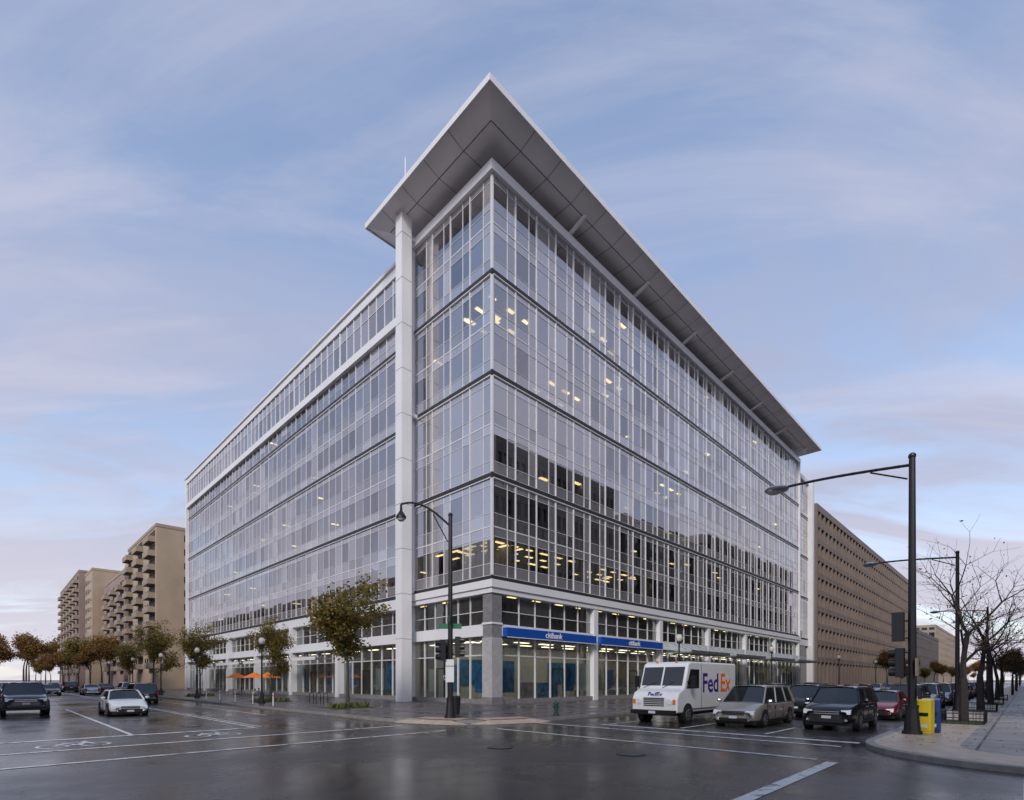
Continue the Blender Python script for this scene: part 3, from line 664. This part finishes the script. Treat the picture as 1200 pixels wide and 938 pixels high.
# ---------------------------------------------------------------- vehicles
def wheel(b,x,y,r,w,side):
    y0=y-side*w; b.cyl((x,y0,r),(x,y,r),r,r,22,M['tyre']); b.cyl((x,y,r),(x,y+side*.012,r),r*.93,r*.88,22,M['tyre'])
    b.cyl((x,y+side*.008,r),(x,y+side*.02,r),r*.66,r*.62,20,M['rim'])
    for k in range(5):
        a=k*2*math.pi/5; c1=(x+r*.4*math.cos(a+.6),y+side*.02,r+r*.4*math.sin(a+.6)); b.cyl(c1,(c1[0],c1[1]+side*.006,c1[2]),r*.13,r*.13,8,M['tyre'])
def make_car(name,u,v,rot,kind,pt):
    S={'sedan':dict(L=4.75,W=1.82,H=1.45,zb=.2,hood=.84,hf=.7,belt=.92,cowl=.94,rear=.98,xr0=-1.95,xr1=-1.05,xf1=.42,xf0=1.2,wr=.33),
       'suv':dict(L=4.75,W=1.9,H=1.74,zb=.28,hood=1.08,hf=.95,belt=1.1,cowl=1.12,rear=1.1,xr0=-2.2,xr1=-1.95,xf1=.5,xf0=1.15,wr=.37),
       'minivan':dict(L=5.1,W=1.98,H=1.76,zb=.2,hood=.98,hf=.82,belt=1.02,cowl=1.05,rear=1.05,xr0=-2.4,xr1=-2.15,xf1=.75,xf0=1.6,wr=.34),
       'pickup':dict(L=5.5,W=2.0,H=1.88,zb=.38,hood=1.2,hf=1.08,belt=1.25,cowl=1.24,rear=1.25,xr0=-.95,xr1=-.75,xf1=.75,xf0=1.3,wr=.4)}[kind]
    E=empty(name,u,v,0,rot); L,Wd=S['L'],S['W']; hw=Wd/2
    b=MB()
    st=[(-L/2,S['rear']-.32,.80,.12),(-L/2+.05,S['rear']-.08,.9,.05),(-L/2+.3,S['rear'],.97,0),(S['xr0']+.15 if kind!='pickup' else -1.2,S['rear'],1,0),(-.1,S['belt'],1,0),(S['xf0']-.1,S['cowl'],1,0),
        (S['xf0']+.25,S['hood']+.02,.99,0),(L/2-.42,S['hf']+.05,.96,0),(L/2-.1,S['hf']-.06,.88,.03),(L/2,S['hf']-.2,.76,.08)]
    rings=[]
    for (x,zt_,wf,dz) in st:
        w=hw*wf; z0=S['zb']+dz; zm=(z0+zt_)/2
        pts=[(w*.86,z0),(w*.97,z0+.1),(w,zm),(w*.975,zt_-.1),(w*.9,zt_),(w*.45,zt_+.025)]
        rings.append([(x,y,z) for y,z in pts]+[(x,0,zt_+.035)]+[(x,-y,z) for y,z in reversed(pts)]+[(x,0,z0)])
    n=len(rings[0])
    for i in range(len(rings)-1):
        for k in range(n):
            k2=(k+1)%n; b.face([rings[i][k],rings[i][k2],rings[i+1][k2],rings[i+1][k]],pt)
    b.face(rings[0],pt); b.face(list(reversed(rings[-1])),pt)
    b.obj('body',E,smooth=True,subsurf=2)
    c=MB(); wb=hw*.91; wt=hw*.72; zb_=S['belt']-.06; zt_=S['H']-.07
    xr0,xr1,xf1,xf0=S['xr0'],S['xr1'],S['xf1'],S['xf0']
    lo=[(xr0,-wb,zb_),(xf0,-wb,zb_),(xf0+.08,0,zb_),(xf0,wb,zb_),(xr0,wb,zb_)]
    hi=[(xr1,-wt,zt_),(xf1,-wt,zt_),(xf1+.06,0,zt_),(xf1,wt,zt_),(xr1,wt,zt_)]
    for i in range(5):
        j=(i+1)%5; c.face([lo[i],lo[j],hi[j],hi[i]],M['cglass'])
    c.obj('windows',E)
    t=MB()
    for sx in (-1,1):
        y0,y1=sx*wb,sx*wt
        t.cyl((xf0,y0,zb_),(xf1,y1,zt_),.045,.04,6,pt); t.cyl((xr0,y0,zb_),(xr1,y1,zt_),.07,.06,6,pt)
        nb=[.5] if kind in('pickup','sedan') else [.36,.7]
        for q in nb: 
            xa=xf0+(xr0-xf0)*q-.1; xb=xf1+(xr1-xf1)*q; t.cyl((xa,y0,zb_),(xb,y1,zt_),.045,.04,6,M['black'] if kind!='minivan' else pt)
        t.cyl((xf1,y1,zt_),(xr1,y1,zt_),.045,.045,6,pt)
        t.cyl((xf0,y0*1.01,zb_+.05),(xr0,y0*1.01,zb_+.05),.022,.022,6,M['chrome'] if kind!='suv' else M['black'])
        t.sphere((xf0-.25,sx*(hw+.1),zb_+.14),.11,pt,8,6,.75); t.cyl((xf0-.25,sx*(hw-.1),zb_+.08),(xf0-.25,sx*(hw+.05),zb_+.1),.03,.03,6,M['black'])
        for xd in (xf0-.25,xf0-1.25,xf0-2.25):
            if xd>xr0+.0: t.box(xd-.006,xd+.006,sx*(hw-.02),sx*(hw+.003),S['zb']+.18,S['belt']-.1,M['black'])
        for xd in (xf0-1.1,xf0-2.1): 
            if xd>xr0: t.box(xd-.08,xd+.08,sx*(hw-.03),sx*(hw+.02),S['belt']-.2,S['belt']-.165,M['chrome'])
        t.box(-L/2+1.2,L/2-1.2,sx*(hw-.06),sx*(hw+.008),S['zb']+.02,S['zb']+.12,M['black'])
        t.box(-L/2-.0,-L/2+.1,sx*(hw*.6),sx*(hw*.86),S['rear']-.35,S['rear']-.08,M['tail'])
        t.xprism([(L/2-.34,S['hf']-.06),(L/2-.03,S['hf']-.12),(L/2-.0,S['hf']-.27),(L/2-.28,S['hf']-.25)],sx*hw*.52,sx*hw*.85,M['lamp'])
        t.cyl((L/2-.06,sx*hw*.68,S['zb']+.18),(L/2+.0,sx*hw*.68,S['zb']+.18),.06,.06,10,M['lamp'])
        if kind in('suv','minivan'): t.cyl((xf1-.3,sx*wt*.92,S['H']+.02),(xr1+.3,sx*wt*.92,S['H']+.02),.02,.02,6,M['black'])
    t.box(L/2-.12,L/2+.012,-hw*.46,hw*.46,S['hf']-.3,S['hf']-.13,M['black'])
    for q in (0,1): t.box(L/2+.012,L/2+.022,-hw*.46,hw*.46,S['hf']-.27+q*.08,S['hf']-.245+q*.08,M['chrome'])
    t.box(L/2-.12,L/2+.006,-hw*.6,hw*.6,S['zb']+.07,S['zb']+.2,M['black'])
    t.box(L/2,L/2+.03,-.16,.16,S['hf']-.44,S['hf']-.34,M['plate'])
    t.box(-L/2-.02,-L/2+.05,-.16,.16,S['rear']-.38,S['rear']-.28,M['plate'])
    t.box(-L/2+.3,L/2-.3,-hw*.85,hw*.85,S['zb']-.08,S['zb']+.12,M['black'])
    t.obj('trim',E)
    rf=MB(); z=S['H']
    g0=[(xr1-.06,.55),(xr1+.15,.98),(xf1-.25,1.0),(xf1+.04,.9)]
    rr=[]
    for (x,f) in g0:
        e=.0 if 0.9<f else -.02
        rr.append([(x,-wt*f*1.03,zt_-.02),(x,-wt*f*.85,z-.015+e),(x,0,z+.015+e),(x,wt*f*.85,z-.015+e),(x,wt*f*1.03,zt_-.02)])
    for i in range(3):
        for k in range(4): rf.face([rr[i][k],rr[i+1][k],rr[i+1][k+1],rr[i][k+1]],pt)
    rf.obj('roof',E,smooth=True,weld=True)
    wl=MB(); r_=S['wr']
    for x in (L/2-.92,-L/2+1.0):
        for sx in (-1,1):
            wl.cyl((x,sx*(hw-.2),r_+.03),(x,sx*(hw+.004),r_+.03),r_+.07,r_+.06,26,M['black'])
            wheel(wl,x,sx*(hw+.012),r_,.22,sx)
    wl.obj('wheels',E)
    if kind=='pickup':
        bd=MB(); bd.box(-2.6,-1.05,-.82,.82,1.2,1.285,M['black']); bd.obj('bed',E)
    return E
def truck(u,v,rot):
    E=empty('delivery_truck',u,v,0,rot); w=1.16; wh=P['white']
    b=MB(); b.xprism([(-3.3,.5),(-3.3,2.86),(1.95,2.86),(2.2,2.74),(2.62,1.62),(3.1,1.42),(3.28,1.15),(3.3,.48)],-w,w,wh); b.obj('body',E,bevel=.09)
    d=MB()
    def ws(y0,y1,t0,t1):
        def p(t,y): return (2.2+.42*t+.012,y,2.74-1.12*t+.005)
        d.face([p(t1,y0),p(t1,y1),p(t0,y1),p(t0,y0)],M['cglass'])
    ws(-1.04,-.04,.12,.9); ws(.04,1.04,.12,.9)
    for sx in (-1,1):
        y=sx*(w+.006)
        d.face([(1.1,y,1.6),(1.1,y,2.5),(2.0,y,2.5),(2.4,y,1.6)],M['cglass'])
        d.box(.85,.87,y-.004,y+.004,.6,2.7,M['black'])
        d.box(-3.25,1.9,sx*w,sx*(w+.02),.62,.68,M['steel'])
        d.box(2.3,2.36,sx*(w+.02),sx*(w+.3),1.9,1.95,M['black']); d.box(2.26,2.34,sx*(w+.2),sx*(w+.42),1.65,2.2,M['black'])
        d.cyl((3.27,sx*.78,1.0),(3.325,sx*.78,1.0),.13,.13,16,M['lamp']); d.box(3.26,3.32,sx*.95,sx*1.08,.9,1.1,M['orv'])
        d.cyl((2.0,sx*.5,2.86),(2.1,sx*.5,2.86),.05,.05,8,M['orv'])
    for q in range(5): d.box(3.27,3.315,-.52,.52,.8+q*.085,.84+q*.085,M['black'])
    d.box(3.3,3.46,-1.12,1.12,.42,.62,M['black']); d.box(3.46,3.475,-.17,.17,.46,.58,M['plate'])
    d.box(-3.4,-3.3,-1.1,1.1,.42,.6,M['black']); d.box(-3.2,3.1,-.95,.95,.36,.55,M['black'])
    d.cyl((2.7,-.9,1.62),(2.5,-.2,1.95),.012,.012,4,M['black']); d.cyl((2.7,.1,1.62),(2.5,.7,1.95),.012,.012,4,M['black'])
    for x in (2.25,-2.0):
        for sx in (-1,1):
            d.cyl((x,sx*.9,.43),(x,sx*(w+.008),.43),.5,.5,26,M['black']); wheel(d,x,sx*(w+.02),.4,.26,sx)
    d.obj('fittings',E)
    text('lettering_left','Fed',1.3,M['purple'],E,basis((-1,0,0),(0,0,1),(0,1,0),(.78,w+.006,1.42)),.004,.02,'LEFT')
    text('lettering_left','Ex',1.3,M['orv'],E,basis((-1,0,0),(0,0,1),(0,1,0),(-1.26,w+.006,1.42)),.004,.02,'LEFT')
    text('lettering_right','Fed',1.3,M['purple'],E,basis((1,0,0),(0,0,1),(0,-1,0),(-2.9,-w-.006,1.42)),.004,.02,'LEFT')
    text('lettering_right','Ex',1.3,M['orv'],E,basis((1,0,0),(0,0,1),(0,-1,0),(-.86,-w-.006,1.42)),.004,.02,'LEFT')
    text('lettering_front','FedEx',.3,M['purple'],E,basis((0,1,0),(-.385,0,.923),(.923,0,.385),(3.2,0,1.24)),.02,.004)
    return E
PI=math.pi
truck(-1.7,-16.3,PI)
make_car('minivan',-2.0,-19.75,PI,'minivan',P['silver'])
make_car('suv',-1.3,-23.0,PI,'suv',P['black'])
make_car('sedan',6.5,-23.2,PI,'sedan',P['red'])
make_car('suv',5.5,-19.9,PI,'suv',P['black'])
make_car('sedan',9.5,-16.6,PI,'sedan',P['grey'])
make_car('sedan',12.5,-19.9,PI,'sedan',P['lsil'])
make_car('suv',13.5,-23.3,PI,'suv',P['grey'])
make_car('minivan',21,-23.3,PI,'minivan',P['lsil'])
make_car('suv',16.5,-14.2,PI,'suv',P['dblue'])
for k in range(10):
    kd=random.choice(['sedan','suv','minivan']); make_car(kd,28+k*7.2+RU(-1,1),-23.4,PI,kd,random.choice(list(P.values())))
for k in range(7):
    kd=random.choice(['sedan','suv']); make_car(kd,24+k*7.5,-13.4,PI,kd,random.choice(list(P.values())))
make_car('pickup_truck',-25.2,13.5,-PI/2,'pickup',P['grey'])
make_car('sedan',-21.2,8.6,-PI/2,'sedan',P['white'])
make_car('suv',-17.4,26,PI/2,'suv',P['grey'])
for (a,b_,k,c,h) in ((-25,48,'suv','lsil',-1),(-21,62,'sedan','black',-1),(-25,75,'sedan','red',-1),(-21,95,'suv','white',-1),(-25,120,'sedan','grey',-1),(-17.2,60,'sedan','lsil',1),(-17.2,85,'suv','black',1),(-21,140,'sedan','lsil',-1),(-17,120,'sedan','dblue',1),(-14.4,45,'sedan','dblue',1),(-14.4,52,'suv','lsil',1),(-14.4,70,'sedan','black',1)):
    make_car(k,a,b_,h*PI/2,k,P[c])

# ---------------------------------------------------------------- street furniture
def sig_head(b,x,y,z,yaw):
    ca,sa=math.cos(yaw),math.sin(yaw)
    hw=.17;d=.12
    poly=[(x+ca*a-sa*c,y+sa*a+ca*c) for a,c in ((-d,-hw),(d,-hw),(d,hw),(-d,hw))]
    b.prism(poly,z,z+1.0,M['black']); b.face([(p[0],p[1],z) for p in reversed(poly)],M['black'])
    for k in range(3):
        zz=z+.17+.33*k; p0=(x+ca*d,y+sa*d,zz); p1=(x+ca*(d+.02),y+sa*(d+.02),zz); p2=(x+ca*(d+.2),y+sa*(d+.2),zz+.03)
        b.cyl(p0,p1,.11,.11,12,M['lens']); 
        b.cyl((p0[0],p0[1],zz),(p2[0],p2[1],zz),.135,.13,12,M['black'],False)
def street_lamp_pole(name,u,v,H,rot,arm,curved,r=.12):
    E=empty(name,u,v,.14,rot); b=MB()
    b.cyl((0,0,0),(0,0,.12),r*2.3,r*2.2,16,M['black']); b.cyl((0,0,.12),(0,0,.9),r*1.9,r*1.35,16,M['black']); b.cyl((0,0,.9),(0,0,1.0),r*1.5,r*1.5,16,M['black'])
    b.cyl((0,0,1.0),(0,0,H),r,r*.72,14,M['black']); b.sphere((0,0,H),r*.9,M['black'])
    pts=[]
    for i in range(13):
        t=i/12
        if curved: x=arm*t; z=H-.55+1.15*math.sin(t*math.pi*.62)*1.0
        else: x=arm*t; z=H-.3+.28*math.sin(t*math.pi*.5)
        pts.append((x,0,z))
    for i in range(12): b.cyl(pts[i],pts[i+1],.055,.05,8,M['black'])
    e=pts[-1]
    if curved:
        b.cyl((r,0,H-1.3),(pts[6][0]*.7,0,pts[4][2]-.1),.03,.03,6,M['black'])
        b.cyl(e,(e[0],0,e[2]-.35),.05,.07,8,M['black']); b.cyl((e[0],0,e[2]-.35),(e[0],0,e[2]-.6),.09,.25,14,M['black']); b.cyl((e[0],0,e[2]-.6),(e[0],0,e[2]-.68),.25,.25,14,M['black'])
        b.sphere((e[0],0,e[2]-.68),.2,M['frost'],12,8,.8)
    else:
        b.sphere((e[0]+.35,0,e[2]-.02),.45,M['steel'],14,8,.28); b.sphere((e[0]+.42,0,e[2]-.08),.3,M['frost'],12,6,.35)
        b.cyl((r,0,H-.75),(1.2,0,H-.24),.03,.03,6,M['black'])
    b.obj('pole',E,smooth=False); return E
E1=street_lamp_pole('street_lamp',-10.8,-8.6,9.9,math.radians(135),2.4,True,.13)
b=MB()
sig_head(b,-.38,.12,2.95,math.radians(180)); sig_head(b,.12,-.45,2.75,math.radians(-90)); sig_head(b,.36,.2,2.8,math.radians(20))
for p in ((-.38,.12),(.12,-.45),(.36,.2)): b.cyl((0,0,3.1),(p[0],p[1],3.1),.03,.03,6,M['black']); b.cyl((0,0,3.6),(p[0],p[1],3.6),.03,.03,6,M['black'])
b.obj('signal_heads',E1)
b=MB(); b.box(-.55,.55,-.015,.015,4.35,4.6,M['green']); b.box(-.015,.015,-.55,.55,4.65,4.9,M['green'])
for zz,hh in ((1.75,.75),(2.55,.3)):
    b.face([(-.2,-.22,zz),(.2,-.22,zz),(.2,-.22,zz+hh),(-.2,-.22,zz+hh)],M['signw'])
b.box(-.2,.2,-.21,-.2,1.75,2.85,M['steel']); 
o=b.obj('street_signs',E1); o.rotation_euler=(0,0,-TH-math.radians(135))
E2=street_lamp_pole('street_lamp',-4.3,-25.75,9.55,math.radians(90),4.0,False,.13)
b=MB(); sig_head(b,.38,.06,3.2,math.radians(-90)); sig_head(b,.3,.25,1.95,math.radians(0))
for zz in (3.3,3.9): b.cyl((0,0,zz),(.38,.06,zz),.03,.03,6,M['black'])
for zz in (2.1,2.8): b.cyl((0,0,zz),(.3,.25,zz),.03,.03,6,M['black'])
b.box(-.25,-.17,-.14,.14,1.2,1.6,M['black']); b.box(-.14,-.12,-.3,.3,2.0,2.6,M['tan'])
b.obj('signal_heads',E2)
street_lamp_pole('street_lamp',14.2,-25.6,9.5,math.radians(90),4.0,False,.12)
street_lamp_pole('street_lamp',48,-25.6,9.5,math.radians(90),4.0,False,.12)
def globe(u,v,h=5.2):
    E=empty('globe_lamp_post',u,v,.14); b=MB()
    b.cyl((0,0,0),(0,0,.25),.26,.24,12,M['black']); b.cyl((0,0,.25),(0,0,.9),.19,.11,12,M['black']); b.cyl((0,0,.9),(0,0,h-.7),.075,.055,10,M['black'])
    b.cyl((0,0,h-.7),(0,0,h-.55),.14,.16,12,M['black']); b.sphere((0,0,h-.3),.24,M['frost'],12,10,1.25); b.cyl((0,0,h-.03),(0,0,h+.15),.12,.01,8,M['black']); b.obj('post',E)
for u in (8.7,28,54,78,110): globe(u,-10.6)
for v in (14,32,48,66,88): globe(-11.6,v)
E=empty('fire_hydrant',-5.9,-11.2,.14); b=MB(); m=M['dgreen']
b.cyl((0,0,0),(0,0,.08),.17,.17,14,m); b.cyl((0,0,.08),(0,0,.58),.11,.1,14,m); b.cyl((0,0,.58),(0,0,.63),.15,.15,14,m); b.sphere((0,0,.63),.12,m,12,8,1.1); b.cyl((0,0,.74),(0,0,.82),.03,.03,6,m)
for a in (0,PI/2,PI): b.cyl((0,0,.45),(.19*math.cos(a),.19*math.sin(a),.45),.055,.055,10,m)
b.obj('hydrant_body',E)
def newsbox(u,v,m,rot):
    E=empty('newspaper_box',u,v,.15,rot); b=MB()
    b.box(-.22,.22,-.25,.25,.0,.08,m); b.xprism([(-.23,.08),(.23,.08),(.23,.75),(.19,1.15),(-.23,1.2)],-.25,.25,m); b.obj('box',E,bevel=.025)
    d=MB(); d.box(.232,.24,-.19,.19,.6,.72,M['lens']); d.box(.235,.245,-.16,.16,.2,.32,M['signw']); d.box(-.236,-.231,-.2,.2,.3,.9,M['signw']); d.obj('window',E)
newsbox(-3.75,-26.0,M['yellow'],PI*.95); newsbox(-3.15,-26.15,M['bluebox'],PI)
def fence(u,v):
    E=empty('tree_guard',u,v,.15); b=MB()
    for (x0,y0,x1,y1) in ((-1.3,-.7,1.3,-.7),(-1.3,.7,1.3,.7),(-1.3,-.7,-1.3,.7),(1.3,-.7,1.3,.7)):
        b.cyl((x0,y0,.45),(x1,y1,.45),.02,.02,6,M['black']); b.cyl((x0,y0,.12),(x1,y1,.12),.02,.02,6,M['black'])
        n=int((abs(x1-x0)+abs(y1-y0))/.2)
        for k in range(n+1): 
            t=k/n; x=x0+(x1-x0)*t;y=y0+(y1-y0)*t; b.cyl((x,y,0),(x,y,.5),.01,.01,4,M['black'],False)
    b.box(-1.25,1.25,-.65,.65,0,.03,M['soil']); b.obj('rails',E)
for u in (3.2,15,27,39): fence(u,-26.6)
def bin_(u,v):
    E=empty('litter_bin',u,v,.146); b=MB(); b.cyl((0,0,0),(0,0,.9),.25,.3,16,M['black']); b.cyl((0,0,.9),(0,0,1.0),.31,.22,16,M['black']); b.obj('bin',E)
bin_(-8.8,-6.5)
for u in (2,8,14,20,26,33,40):
    E=empty('parking_meter',u,-11.6,.146); b=MB(); b.cyl((0,0,0),(0,0,1.1),.03,.03,8,M['steel']); b.box(-.07,.07,-.05,.05,1.1,1.28,M['black']); b.cyl((0,-.05,1.3),(0,.05,1.3),.075,.075,12,M['black']); b.obj('meter',E)
for v in (9,13,17,21,25):
    E=empty('bollard',-12.6,v,.146); b=MB(); b.cyl((0,0,0),(0,0,.95),.05,.045,10,M['signw']); b.cyl((0,0,.7),(0,0,.8),.053,.053,10,M['orange']); b.cyl((0,0,0),(0,0,.04),.1,.09,10,M['black']); b.obj('post',E)
for (u,v) in ((-4.5,32),(-4.5,36.5),(-5,41)):
    E=empty('patio_umbrella',u,v,.146); b=MB(); b.cyl((0,0,0),(0,0,2.7),.03,.03,8,M['steel']); b.cyl((0,0,2.1),(0,0,2.75),1.4,.05,8,M['orange'],False); b.cyl((0,0,0),(0,0,.1),.3,.3,10,M['black']); b.obj('umbrella',E)
    E=empty('cafe_table',u,v+1.4,.146); b=MB(); b.cyl((0,0,.7),(0,0,.74),.4,.4,16,M['steel']); b.cyl((0,0,0),(0,0,.7),.03,.03,8,M['black']); b.cyl((0,0,0),(0,0,.03),.25,.25,12,M['black']); b.obj('table',E)
    for sx in (-1,1):
        E=empty('cafe_chair',u+sx*.8,v+1.4,.146,0 if sx<0 else PI); b=MB()
        b.box(-.2,.2,-.2,.2,.43,.46,M['black']); b.box(-.2,-.17,-.2,.2,.6,.88,M['black'])
        for x in (-.18,.18):
            for y in (-.18,.18): b.cyl((x,y,0),(x,y,.44 if x>0 else .86),.015,.015,6,M['black'])
        b.obj('chair',E)
for k in range(3):
    E=empty('bicycle_rack',-9.0,8.5+k*1.2,.146); b=MB()
    pts=[(0,-.35,0),(0,-.35,.7),(0,-.2,.88),(0,.2,.88),(0,.35,.7),(0,.35,0)]
    for i in range(5): b.cyl(pts[i],pts[i+1],.03,.03,8,M['black'])
    b.obj('hoop',E)

# ---------------------------------------------------------------- world
w=bpy.data.worlds.new('World'); scene.world=w; w.use_nodes=True; nt=w.node_tree; N=nt.nodes; L=nt.links
bg=N['Background']; bg.inputs['Strength'].default_value=.15
sky=N.new('ShaderNodeTexSky'); sky.sky_type='NISHITA'; sky.sun_disc=False; sky.sun_elevation=math.radians(32); sky.sun_rotation=math.radians(195); sky.air_density=1.0; sky.dust_density=.6; sky.ozone_density=1.0
tc=N.new('ShaderNodeTexCoord'); sp=N.new('ShaderNodeSeparateXYZ'); L.new(tc.outputs['Generated'],sp.inputs[0])
zp=N.new('ShaderNodeMath'); zp.operation='ADD'; zp.inputs[1].default_value=.16; L.new(sp.outputs[2],zp.inputs[0])
zm=N.new('ShaderNodeMath'); zm.operation='MAXIMUM'; zm.inputs[1].default_value=.1; L.new(zp.outputs[0],zm.inputs[0])
dx=N.new('ShaderNodeMath'); dx.operation='DIVIDE'; L.new(sp.outputs[0],dx.inputs[0]); L.new(zm.outputs[0],dx.inputs[1])
dy=N.new('ShaderNodeMath'); dy.operation='DIVIDE'; L.new(sp.outputs[1],dy.inputs[0]); L.new(zm.outputs[0],dy.inputs[1])
cb=N.new('ShaderNodeCombineXYZ'); L.new(dx.outputs[0],cb.inputs[0]); L.new(dy.outputs[0],cb.inputs[1])
def cloudnoise(rot,sc,loc,scale,dist,p0,p1,v0,v1,rough=.58):
    mp=N.new('ShaderNodeMapping'); mp.inputs['Rotation'].default_value=(0,0,rot); mp.inputs['Scale'].default_value=(*sc,1); mp.inputs['Location'].default_value=(*loc,0); L.new(cb.outputs[0],mp.inputs[0])
    n=N.new('ShaderNodeTexNoise'); n.inputs['Scale'].default_value=scale; n.inputs['Detail'].default_value=8; n.inputs['Roughness'].default_value=rough; n.inputs['Distortion'].default_value=dist; L.new(mp.outputs[0],n.inputs['Vector'])
    cr=N.new('ShaderNodeMapRange'); cr.interpolation_type='SMOOTHSTEP'; cr.inputs['From Min'].default_value=p0; cr.inputs['From Max'].default_value=p1; cr.inputs['To Min'].default_value=v0; cr.inputs['To Max'].default_value=v1; L.new(n.outputs['Fac'],cr.inputs['Value'])
    return cr
c1=cloudnoise(-.7,(.7,1.5),(1.7,.4),1.2,.6,.34,.66,.3,.95)
c2=cloudnoise(-.35,(.6,2.2),(4.3,2.1),1.3,.9,.4,.75,0,.5,.6)
el=N.new('ShaderNodeMapRange'); el.inputs['From Min'].default_value=0; el.inputs['From Max'].default_value=.75; el.inputs['To Min'].default_value=.4; el.inputs['To Max'].default_value=-.05; L.new(sp.outputs[2],el.inputs['Value'])
ad=N.new('ShaderNodeMath'); ad.operation='ADD'; ad.use_clamp=True; L.new(c1.outputs[0],ad.inputs[0]); L.new(el.outputs[0],ad.inputs[1])
cc_=N.new('ShaderNodeValToRGB'); cc_.color_ramp.elements[0].position=0; cc_.color_ramp.elements[0].color=(5.2,4.9,5.4,1); cc_.color_ramp.elements[1].position=.85; cc_.color_ramp.elements[1].color=(2.0,2.6,4.1,1)
e_=cc_.color_ramp.elements.new(.3); e_.color=(3.3,3.55,4.7,1)
L.new(sp.outputs[2],cc_.inputs[0])
sk2=N.new('ShaderNodeVectorMath'); sk2.operation='SCALE'; sk2.inputs['Scale'].default_value=1.7; L.new(sky.outputs[0],sk2.inputs[0])
mx=N.new('ShaderNodeMixRGB'); L.new(ad.outputs[0],mx.inputs[0]); L.new(sk2.outputs[0],mx.inputs[1]); L.new(cc_.outputs[0],mx.inputs[2])
mx2=N.new('ShaderNodeMixRGB'); mx2.inputs[2].default_value=(4.7,4.5,5.2,1); L.new(c2.outputs[0],mx2.inputs[0]); L.new(mx.outputs[0],mx2.inputs[1]); L.new(mx2.outputs[0],bg.inputs['Color'])
sl=bpy.data.lights.new('sun','SUN'); sl.energy=2.1; sl.angle=math.radians(14); sl.color=(1,.94,.87); so=bpy.data.objects.new('sun',sl); scene.collection.objects.link(so)
so.rotation_euler=(math.radians(58),0,math.radians(-15))
cd=bpy.data.cameras.new('camera'); cd.sensor_width=36; cd.lens=36*607.5/1200; cd.shift_y=(797-469)/1200; cd.clip_end=6000; cd.clip_start=.1
co=bpy.data.objects.new('camera',cd); scene.collection.objects.link(co); co.location=(0,0,2.0); co.rotation_euler=(math.pi/2,0,0); scene.camera=co
scene.view_settings.view_transform='Standard'; scene.view_settings.look='None'; scene.view_settings.exposure=0
